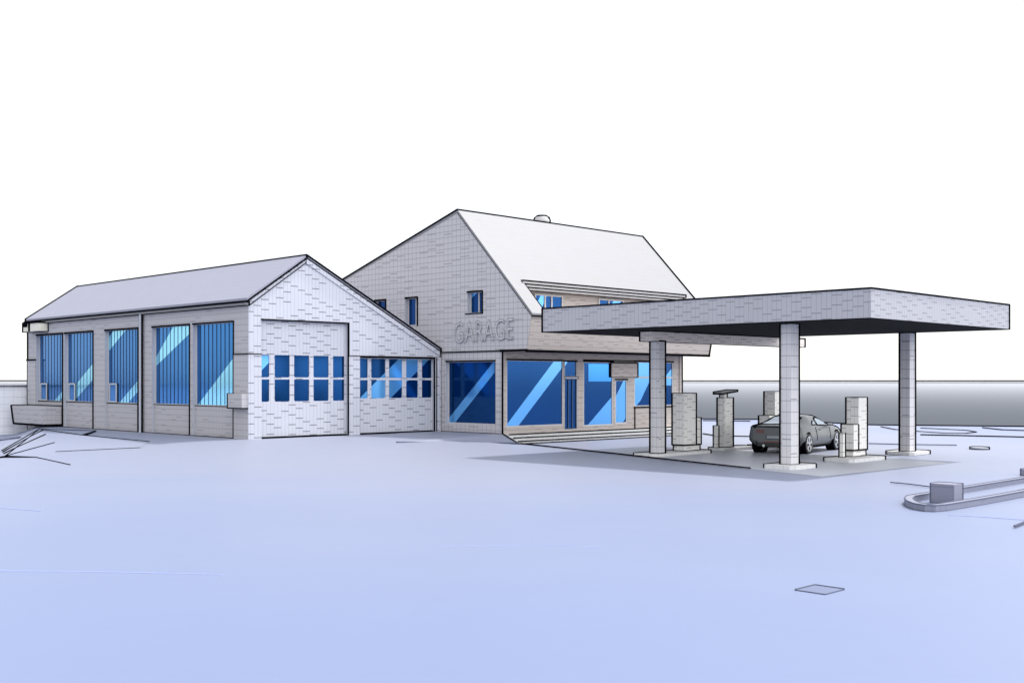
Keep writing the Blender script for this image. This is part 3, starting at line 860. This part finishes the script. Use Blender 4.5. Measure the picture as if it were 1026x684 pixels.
tag(m.build('guard_post', [PUMP, INK]), 'short square guard post in front of the front stepped pump', 'guard post', bg)

# =============================================================== kerb loop, block, covers
def loopkerb():
    m = MB(); h = .12; w_ = .16
    outer = [onZ(0, *p).xy for p in ((1120, 477.5), (1026, 496.5), (985, 504.3), (948, 510.6), (936, 511.6), (925, 511.2), (914, 509.3), (907, 506.6), (904.5, 503.8),
                                     (907, 501.2), (917, 499.4), (931.6, 497.2), (962, 491.8), (1026, 481.2), (1120, 466))]
    N = len(outer); c = sum(outer, Vector((0, 0)))/N; inner = []
    for i in range(N):
        a, b, d = outer[i-1], outer[i], outer[(i+1) % N]
        t1 = (b-a).normalized(); t2 = (d-b).normalized(); t = (t1+t2).normalized()
        n = Vector((-t.y, t.x)); n = n if n.dot(c-b) > 0 else -n
        inner.append(b+n*w_)
    for i in range(N):
        j = (i+1) % N
        oi, oj, ii, ij = outer[i], outer[j], inner[i], inner[j]
        m.face([(*oi, -.02), (*oj, -.02), (*oj, h), (*oi, h)])
        m.face([(*ii, -.02), (*ij, -.02), (*ij, h), (*ii, h)])
        m.face([(*oi, h), (*oj, h), (*ij, h), (*ii, h)])
        m.bar((*oi, h), (*oj, h), .8); m.bar((*oi, .0), (*oj, .0), .9); m.bar((*ii, h), (*ij, h), .8)
    return m
tag(loopkerb().build('kerb', [panelled('kerb_stone', (.20, .21, .275), du=.14, dv=.5, ink=.2, vert=.3), GREYLINE]),
    'long rounded loop of low kerb on the open ground at the right', 'kerb')
BLK = panelled('grey_block', (.20, .205, .27), du=.5, dv=.19, ink=.3, vert=.1)
m = MB(); m.box(21.64, 22.04, 9.48, 9.96, 0, .385, 0, .9)
tag(m.build('concrete_block', [BLK, GREYLINE]), 'grey concrete block standing inside the rounded kerb loop', 'block')
m = MB(); m.box(29.5, 30.3, 10.75, 11.2, 0, .17, 0, .9)
tag(m.build('concrete_block', [BLK, GREYLINE]), 'low flat grey block behind the kerb at the right edge of the photo', 'block')
m = MB(); m.box(11.46, 11.88, 6.5, 6.87, 0, .012, 0, 1.4)
tag(m.build('access_cover', [plain('cover_metal', (.135, .16, .25), .7, spec=.2), GREYLINE]), 'small square metal access cover flat in the ground, lower right foreground', 'access cover')
cc = onZ(0, 980, 449)
m = MB(); m.cyl((cc.x, cc.y, 0), (cc.x, cc.y, .07), .31, 20, 0, 1.3)
tag(m.build('drain_cover', [plain('drain_metal', (.35, .36, .42), .6), INK]), 'round raised drain cover on the ground right of the canopy columns', 'drain cover')

# =============================================================== car
CRX, CRY = 32.5, 20.42    # rear end, centre line
ST = [ # x, zlow, wlow, zmid, wmid, zbelt, wbelt, zroof, wroof, ztop
 (0.00, .38, .60, .62, .74, .90, .70, .93, .62, .945),
 (0.05, .30, .70, .62, .84, .94, .79, .965, .68, .98),
 (0.25, .24, .80, .62, .92, .955, .85, .985, .70, 1.0),
 (0.90, .20, .84, .60, .94, .965, .86, 1.08, .62, 1.10),
 (1.45, .19, .84, .58, .93, .955, .84, 1.24, .56, 1.275),
 (1.95, .19, .84, .58, .92, .945, .83, 1.305, .55, 1.345),
 (2.40, .19, .84, .58, .92, .935, .83, 1.28, .55, 1.325),
 (2.85, .19, .84, .58, .92, .93, .84, 1.12, .60, 1.17),
 (3.20, .19, .84, .58, .93, .92, .85, .955, .70, .985),
 (3.70, .20, .84, .58, .94, .88, .84, .91, .66, .94),
 (4.20, .22, .80, .56, .88, .80, .78, .83, .60, .86),
 (4.42, .28, .68, .54, .76, .70, .66, .73, .5, .75),
 (4.50, .36, .50, .52, .62, .62, .54, .65, .4, .66)]
ST = [(x if x > .9 else .2+x*.7/.9,)+tuple(v if k in (1, 3, 5, 7) else (v if v < .36 else .36+(v-.36)*.925) for k, v in enumerate(r_)) for x, *r_ in [(q[0], *q[1:]) for q in ST]]
def cr(a, b, c, d, t): return .5*((2*b)+(-a+c)*t+(2*a-5*b+4*c-d)*t*t+(-a+3*b-3*c+d)*t**3)
def station(x):
    for i in range(len(ST)-1):
        if ST[i][0] <= x <= ST[i+1][0]+1e-9:
            t = (x-ST[i][0])/(ST[i+1][0]-ST[i][0])
            g_ = lambda k: ST[max(0, min(len(ST)-1, k))]
            lin = [ST[i][k]+(ST[i+1][k]-ST[i][k])*t for k in range(10)]
            crv = [cr(g_(i-1)[k], g_(i)[k], g_(i+1)[k], g_(i+2)[k], t) for k in range(10)]
            return [x]+[.4*a+.6*b for a, b in zip(lin[1:], crv[1:])]
    return list(ST[-1])
def section(x):
    _, zl_, wl, zm, wm, zb, wb, zr, wr, zt = station(x)
    P = [(0, zl_), (wl*.9, zl_), (wl, zl_+.06), (wm, zm*.75), (wm, zm), (wm-.02, zm+.1), (wb+.02, zb-.04), (wb-.02, zb), (wb*.65+wr*.35, zb+(zr-zb)*.42), (wr+.03, zr-.03), (wr-.06, zr+.01), (wr*.5, zt-.012), (0, zt)]
    return P
car = thing('parked_car', 'charcoal grey fastback coupe parked under the canopy, seen from behind', 'car', (CRX+2.2, CRY, 0))
def cp(x, y, z): return (CRX+x, CRY+y, z)
m = MB()
xs = [.2, .215, .235, .27, .32, .38, .45, .5]+[.5+.1*k for k in range(1, 40)]+[4.44, 4.47, 4.5]
xs = sorted(set(round(x, 3) for x in xs if x <= 4.5))
secs = []
for x in xs:
    s_ = section(x); secs.append([cp(x, y, z) for y, z in s_]+[cp(x, -y, z) for y, z in s_[-2:0:-1]])
nS = len(secs[0])
vb = len(m.v)
m.v += [p for s_ in secs for p in s_]
for i in range(len(secs)-1):
    for j in range(nS):
        m.f.append((vb+i*nS+j, vb+i*nS+(j+1) % nS, vb+(i+1)*nS+(j+1) % nS, vb+(i+1)*nS+j)); m.m.append(0); m.sm.append(True)
m.f.append(tuple(vb+j for j in range(nS))[::-1]); m.m.append(0); m.sm.append(False)
m.f.append(tuple(vb+(len(secs)-1)*nS+j for j in range(nS))); m.m.append(0); m.sm.append(False)
# dark edging where the body turns out of sight
CROT = math.radians(10); CLOC = Vector((34.45, 20.64, 0))
cl = (CAM-CLOC); cl.rotate(__import__('mathutils').Euler((0, 0, -CROT))); cl = cl+Vector((CRX+2.2, CRY, 0))
def vis_(i, j):
    a, b, c_, d = (Vector(secs[i][j % nS]), Vector(secs[i][(j+1) % nS]), Vector(secs[i+1][(j+1) % nS]), Vector(secs[i+1][j % nS]))
    n_ = (c_-a).cross(d-b); o_ = (a+b+c_+d)/4
    if n_.dot(o_-Vector((o_.x, CRY, .6))) < 0: n_ = -n_
    return n_.dot(cl-o_) > 0
for i in range(len(secs)-1):
    for j in range(nS):
        v_ = vis_(i, j)
        if v_ != vis_(i, j+1): m.bar(secs[i][(j+1) % nS], secs[i+1][(j+1) % nS], 1.1)
        if i+1 < len(secs)-1 and v_ != vis_(i+1, j): m.bar(secs[i+1][j], secs[i+1][(j+1) % nS], 1.1)
        if i == 0 and not v_: m.bar(secs[0][j], secs[0][(j+1) % nS], 1.1)
# panel gaps on the near flank and sill
def flank(x, k):   # point on near side (-y): k index of section
    y, z = section(x)[k]; return Vector(cp(x, -y-.004, z))
for k0, k1 in ((3, 4), (4, 5), (5, 6)):
    for xx in (1.72, 3.02): m.bar(flank(xx, k0), flank(xx, k1), .35)
body = m.build('body', [CARPAINT, INK], car)
bmx = bmesh.new(); bmx.from_mesh(body.data); bmesh.ops.recalc_face_normals(bmx, faces=bmx.faces[:]); bmx.to_mesh(body.data); bmx.free()
# contour edging drawn where the body turns over: roofline, deck, sill
ed = MB()
def line3(pts, px, mi=0):
    for a, b in zip(pts, pts[1:]): ed.bar(a, b, px, mi)
line3([Vector(cp(x, -section(x)[2][0]-.005, section(x)[2][1]-.04)) for x in [1.35+.1*k for k in range(19)]], 1.1)
ed.build('sill_trim', [INK], car)
def patch(name, cols, mat, off=.012, par=None, lab=None):
  for sgn in (-1, 1): patch1(name, cols, mat, off, sgn)
def patch1(name, cols, mat, off, sgn):
    """cols: list of (x, [(k_lo, t_lo), (k_hi, t_hi)]) on the near (-y) and far side"""
    m = MB()
    if 1:
        for (xa, a0, a1), (xb_, b0, b1) in zip(cols, cols[1:]):
            q = []
            for x, f_ in ((xa, a0), (xb_, b0), (xb_, b1), (xa, a1)):
                s_ = section(x); pb, pm_, pt = s_[7], s_[8], s_[9]
                if f_ < .5: y = pb[0]+(pm_[0]-pb[0])*f_*2; z = pb[1]+(pm_[1]-pb[1])*f_*2
                else: y = pm_[0]+(pt[0]-pm_[0])*(f_-.5)*2; z = pm_[1]+(pt[1]-pm_[1])*(f_-.5)*2
                q.append(cp(x, sgn*(y+off), z+off*.4))
            m.face(q if sgn < 0 else q[::-1], 0, True)
    return m.build(name, [mat, INK], car)
patch('window_trim', [(1.98, .02, .60), (2.12, .0, .93), (2.3, .0, .96), (2.5, .0, .96), (2.7, .0, .96), (2.9, .0, .9), (3.08, .0, .35)], INK, .012)
patch('side_window', [(2.06, .12, .62), (2.16, .12, .80), (2.3, .12, .84), (2.5, .12, .84), (2.7, .12, .84), (2.86, .12, .72), (2.98, .12, .25)], CARGLASS, .02)
patch('window_trim', [(1.50, .12, .16), (1.62, .08, .42), (1.80, .08, .70), (1.90, .08, .14)], INK, .012)
patch('side_window', [(1.57, .16, .20), (1.65, .16, .36), (1.79, .18, .54), (1.85, .18, .22)], CARGLASS, .02)
def screen(name, x0, x1, n, mat, off, inset=.08):
    m = MB()
    for i in range(n):
        xa, xb_ = x0+(x1-x0)*i/n, x0+(x1-x0)*(i+1)/n
        for (k0, k1) in ((10, 11), (11, 12)):
            for sgn in (-1, 1):
                q = []
                for x, k in ((xa, k0), (xb_, k0), (xb_, k1), (xa, k1)):
                    s_ = section(x)[k]; q.append(cp(x, sgn*max(0, s_[0]-(inset if k == 10 else 0)), s_[1]+off))
                m.face(q if sgn < 0 else q[::-1], 0, True)
    return m.build(name, [mat, INK], car)
screen('screen_trim', .52, 1.50, 10, INK, .008, 0)
screen('rear_window', .60, 1.42, 10, CARGLASS, .016, .05)
screen('windscreen', 2.45, 3.15, 6, CARGLASS, .012, .02)
# tail: lights, plate, bumper, lip
m = MB(); m.box(CRX+.19, CRX+.30, CRY-.62, CRY+.62, .895, .918, 0, .8); m.build('spoiler', [CARPAINT, INK], car)
for y in (.50, -.50):
    m = MB()
    for k in range(3):
        m.box(CRX+.188, CRX+.22, CRY+y-.15+k*.1, CRY+y-.08+k*.1, .68, .81, 0, 0)
    m.build('tail_light', [RED], car)
m = MB(); m.box(CRX+.18, CRX+.22, CRY-.26, CRY+.26, .5, .6, 0, .4); m.build('number_plate', [plain('plate_grey', (.3, .33, .36), .5), INK], car)
m = MB(); m.box(CRX+.185, CRX+.25, CRY-.35, CRY+.35, .38, .42, 0, 0); m.build('bumper_reflector', [RED], car)
m = MB(); m.box(CRX+.19, CRX+.30, CRY-.60, CRY+.60, .24, .38, 0, .6); m.build('diffuser', [plain('black_plastic', (.03, .03, .03), .6), INK], car)
for y in (.35, -.35):
    m = MB(); m.cyl((CRX+.16, CRY+y, .27), (CRX+.3, CRY+y, .27), .045, 12, 0); m.build('exhaust', [RIM], car)
for y in (-1, 1):
    m = MB()
    m.prism([cp(2.86, y*.86, .89), cp(2.98, y*.86, .89), cp(2.98, y*.86, .98), cp(2.86, y*.86, 1.0)],
            [cp(2.87, y*1.02, .895), cp(2.96, y*1.02, .90), cp(2.96, y*1.02, .97), cp(2.87, y*1.02, .985)], 0, .6)
    m.build('mirror', [RIM if y < 0 else CARPAINT, INK], car)
m = MB(); m.box(CRX+1.83, CRX+1.99, CRY-.945, CRY-.92, .76, .78, 0, 0); m.build('door_handle', [INK], car)
for y in (-1, 1):
    m = MB(); m.box(CRX+4.33, CRX+4.41, CRY+y*.55-.12, CRY+y*.55+.12, .60, .70, 0, 0); m.build('headlight', [RIM], car)
# wheels and arches
def wheel(x, sgn):
    cx, cy, r = CRX+x, CRY+sgn*.935, .335
    def ringp(rad, yy, n=28): return [Vector((cx+rad*math.cos(2*math.pi*k/n), yy, r+.005+rad*math.sin(2*math.pi*k/n))) for k in range(n)]
    a = MB(); n = 28
    # arch liner
    ro = ringp(.385, cy-sgn*.012); ri = ringp(.385, cy-sgn*.3)
    a.face(ro if sgn < 0 else ro[::-1], 0)
    for k in range(n): a.face([ro[k], ro[(k+1) % n], ri[(k+1) % n], ri[k]], 0)
    a.build('wheel_arch', [INK], car)
    t = MB()
    prof = [(.20, -.2), (.30, -.21), (r, -.17), (r, -.03), (.315, .012), (.255, .018), (.245, .0)]
    for (r0, d0), (r1, d1) in zip(prof, prof[1:]):
        A, B = ringp(r0, cy+sgn*d0), ringp(r1, cy+sgn*d1)
        for k in range(n): t.face([A[k], A[(k+1) % n], B[(k+1) % n], B[k]], 0, True)
    wo = t.build('wheel', [TYRE, INK], car)
    rm = MB()
    A, B = ringp(.25, cy+sgn*.014), ringp(.222, cy+sgn*.016)
    C_ = ringp(.222, cy-sgn*.05)
    for k in range(n):
        rm.face([A[k], A[(k+1) % n], B[(k+1) % n], B[k]], 0); rm.face([B[k], B[(k+1) % n], C_[(k+1) % n], C_[k]], 0)
    rm.face(ringp(.222, cy-sgn*.05), 1)
    for s5 in range(5):
        for dlt in (-.16, .16):
            an = math.pi/2+2*math.pi*s5/5+dlt
            d = Vector((math.cos(an), 0, math.sin(an))); n_ = Vector((-math.sin(an), 0, math.cos(an)))
            c0 = Vector((cx, cy+sgn*.016, r+.005))
            rm.face([c0+d*.03-n_*.014, c0+d*.03+n_*.014, c0+d*.235+n_*.02, c0+d*.235-n_*.02], 0)
    rm.cyl((cx, cy-sgn*.02, r+.005), (cx, cy+sgn*.022, r+.005), .05, 12, 0)
    rm.build('rim', [RIM, plain('rim_shadow', (.05, .05, .05), .6)], wo)
for x in (.92, 3.64):
    for sgn in (-1, 1): wheel(x, sgn)

car.location = CLOC; car.rotation_euler = (0, 0, CROT)

# =============================================================== world, sun, camera
W = bpy.data.worlds.new('World'); scene.world = W; W.use_nodes = True
nt = W.node_tree; nt.nodes.clear()
out = nt.nodes.new('ShaderNodeOutputWorld'); bg1 = nt.nodes.new('ShaderNodeBackground'); bg2 = nt.nodes.new('ShaderNodeBackground')
sky = nt.nodes.new('ShaderNodeTexSky'); sky.sky_type = 'NISHITA'; sky.sun_disc = False
SUN = Vector((.52, -.10, .85)).normalized()
sky.sun_elevation = math.asin(SUN.z); sky.sun_rotation = math.atan2(SUN.x, SUN.y)
nt.links.new(sky.outputs[0], bg1.inputs[0]); bg1.inputs[1].default_value = .05
# bright overcast veil, with an added lobe towards -Y that brightens those faces
tc = nt.nodes.new('ShaderNodeTexCoord')
dot = nt.nodes.new('ShaderNodeVectorMath'); dot.operation = 'DOT_PRODUCT'
nt.links.new(tc.outputs['Generated'], dot.inputs[0]); dot.inputs[1].default_value = Vector((.10, -.93, .35)).normalized()
lobe = mth(nt, 'POWER', mth(nt, 'MAXIMUM', dot.outputs['Value'], 0.0), 1.5)
st_ = mth(nt, 'MULTIPLY_ADD', lobe, 2.0, .97)
bg2.inputs[0].default_value = (1.0, 1.0, 1.0, 1)
nt.links.new(st_, bg2.inputs[1])
add = nt.nodes.new('ShaderNodeAddShader'); nt.links.new(bg1.outputs[0], add.inputs[0]); nt.links.new(bg2.outputs[0], add.inputs[1])
nt.links.new(add.outputs[0], out.inputs[0])
sl = bpy.data.lights.new('sun', 'SUN'); sl.energy = 4.2; sl.angle = math.radians(2.5); sl.color = (1, .97, .93)
so_ = bpy.data.objects.new('sun', sl); COL.objects.link(so_)
so_.rotation_euler = SUN.to_track_quat('Z', 'Y').to_euler(); so_.location = (0, 0, 30)
cd = bpy.data.cameras.new('camera'); cam = bpy.data.objects.new('camera', cd); COL.objects.link(cam)
cam.location = CAM; cam.rotation_euler = (math.radians(90), 0, math.radians(-45))
cd.sensor_width = 36; cd.lens = F/1026*36; cd.shift_y = 40/1026; cd.shift_x = -1.5/1026; cd.clip_end = 8000; cd.clip_start = .1
scene.camera = cam
vs = scene.view_settings; vs.view_transform = 'Standard'; vs.look = 'None'; vs.exposure = 0; vs.gamma = 1; vs.use_curve_mapping = False
scene.render.film_transparent = False
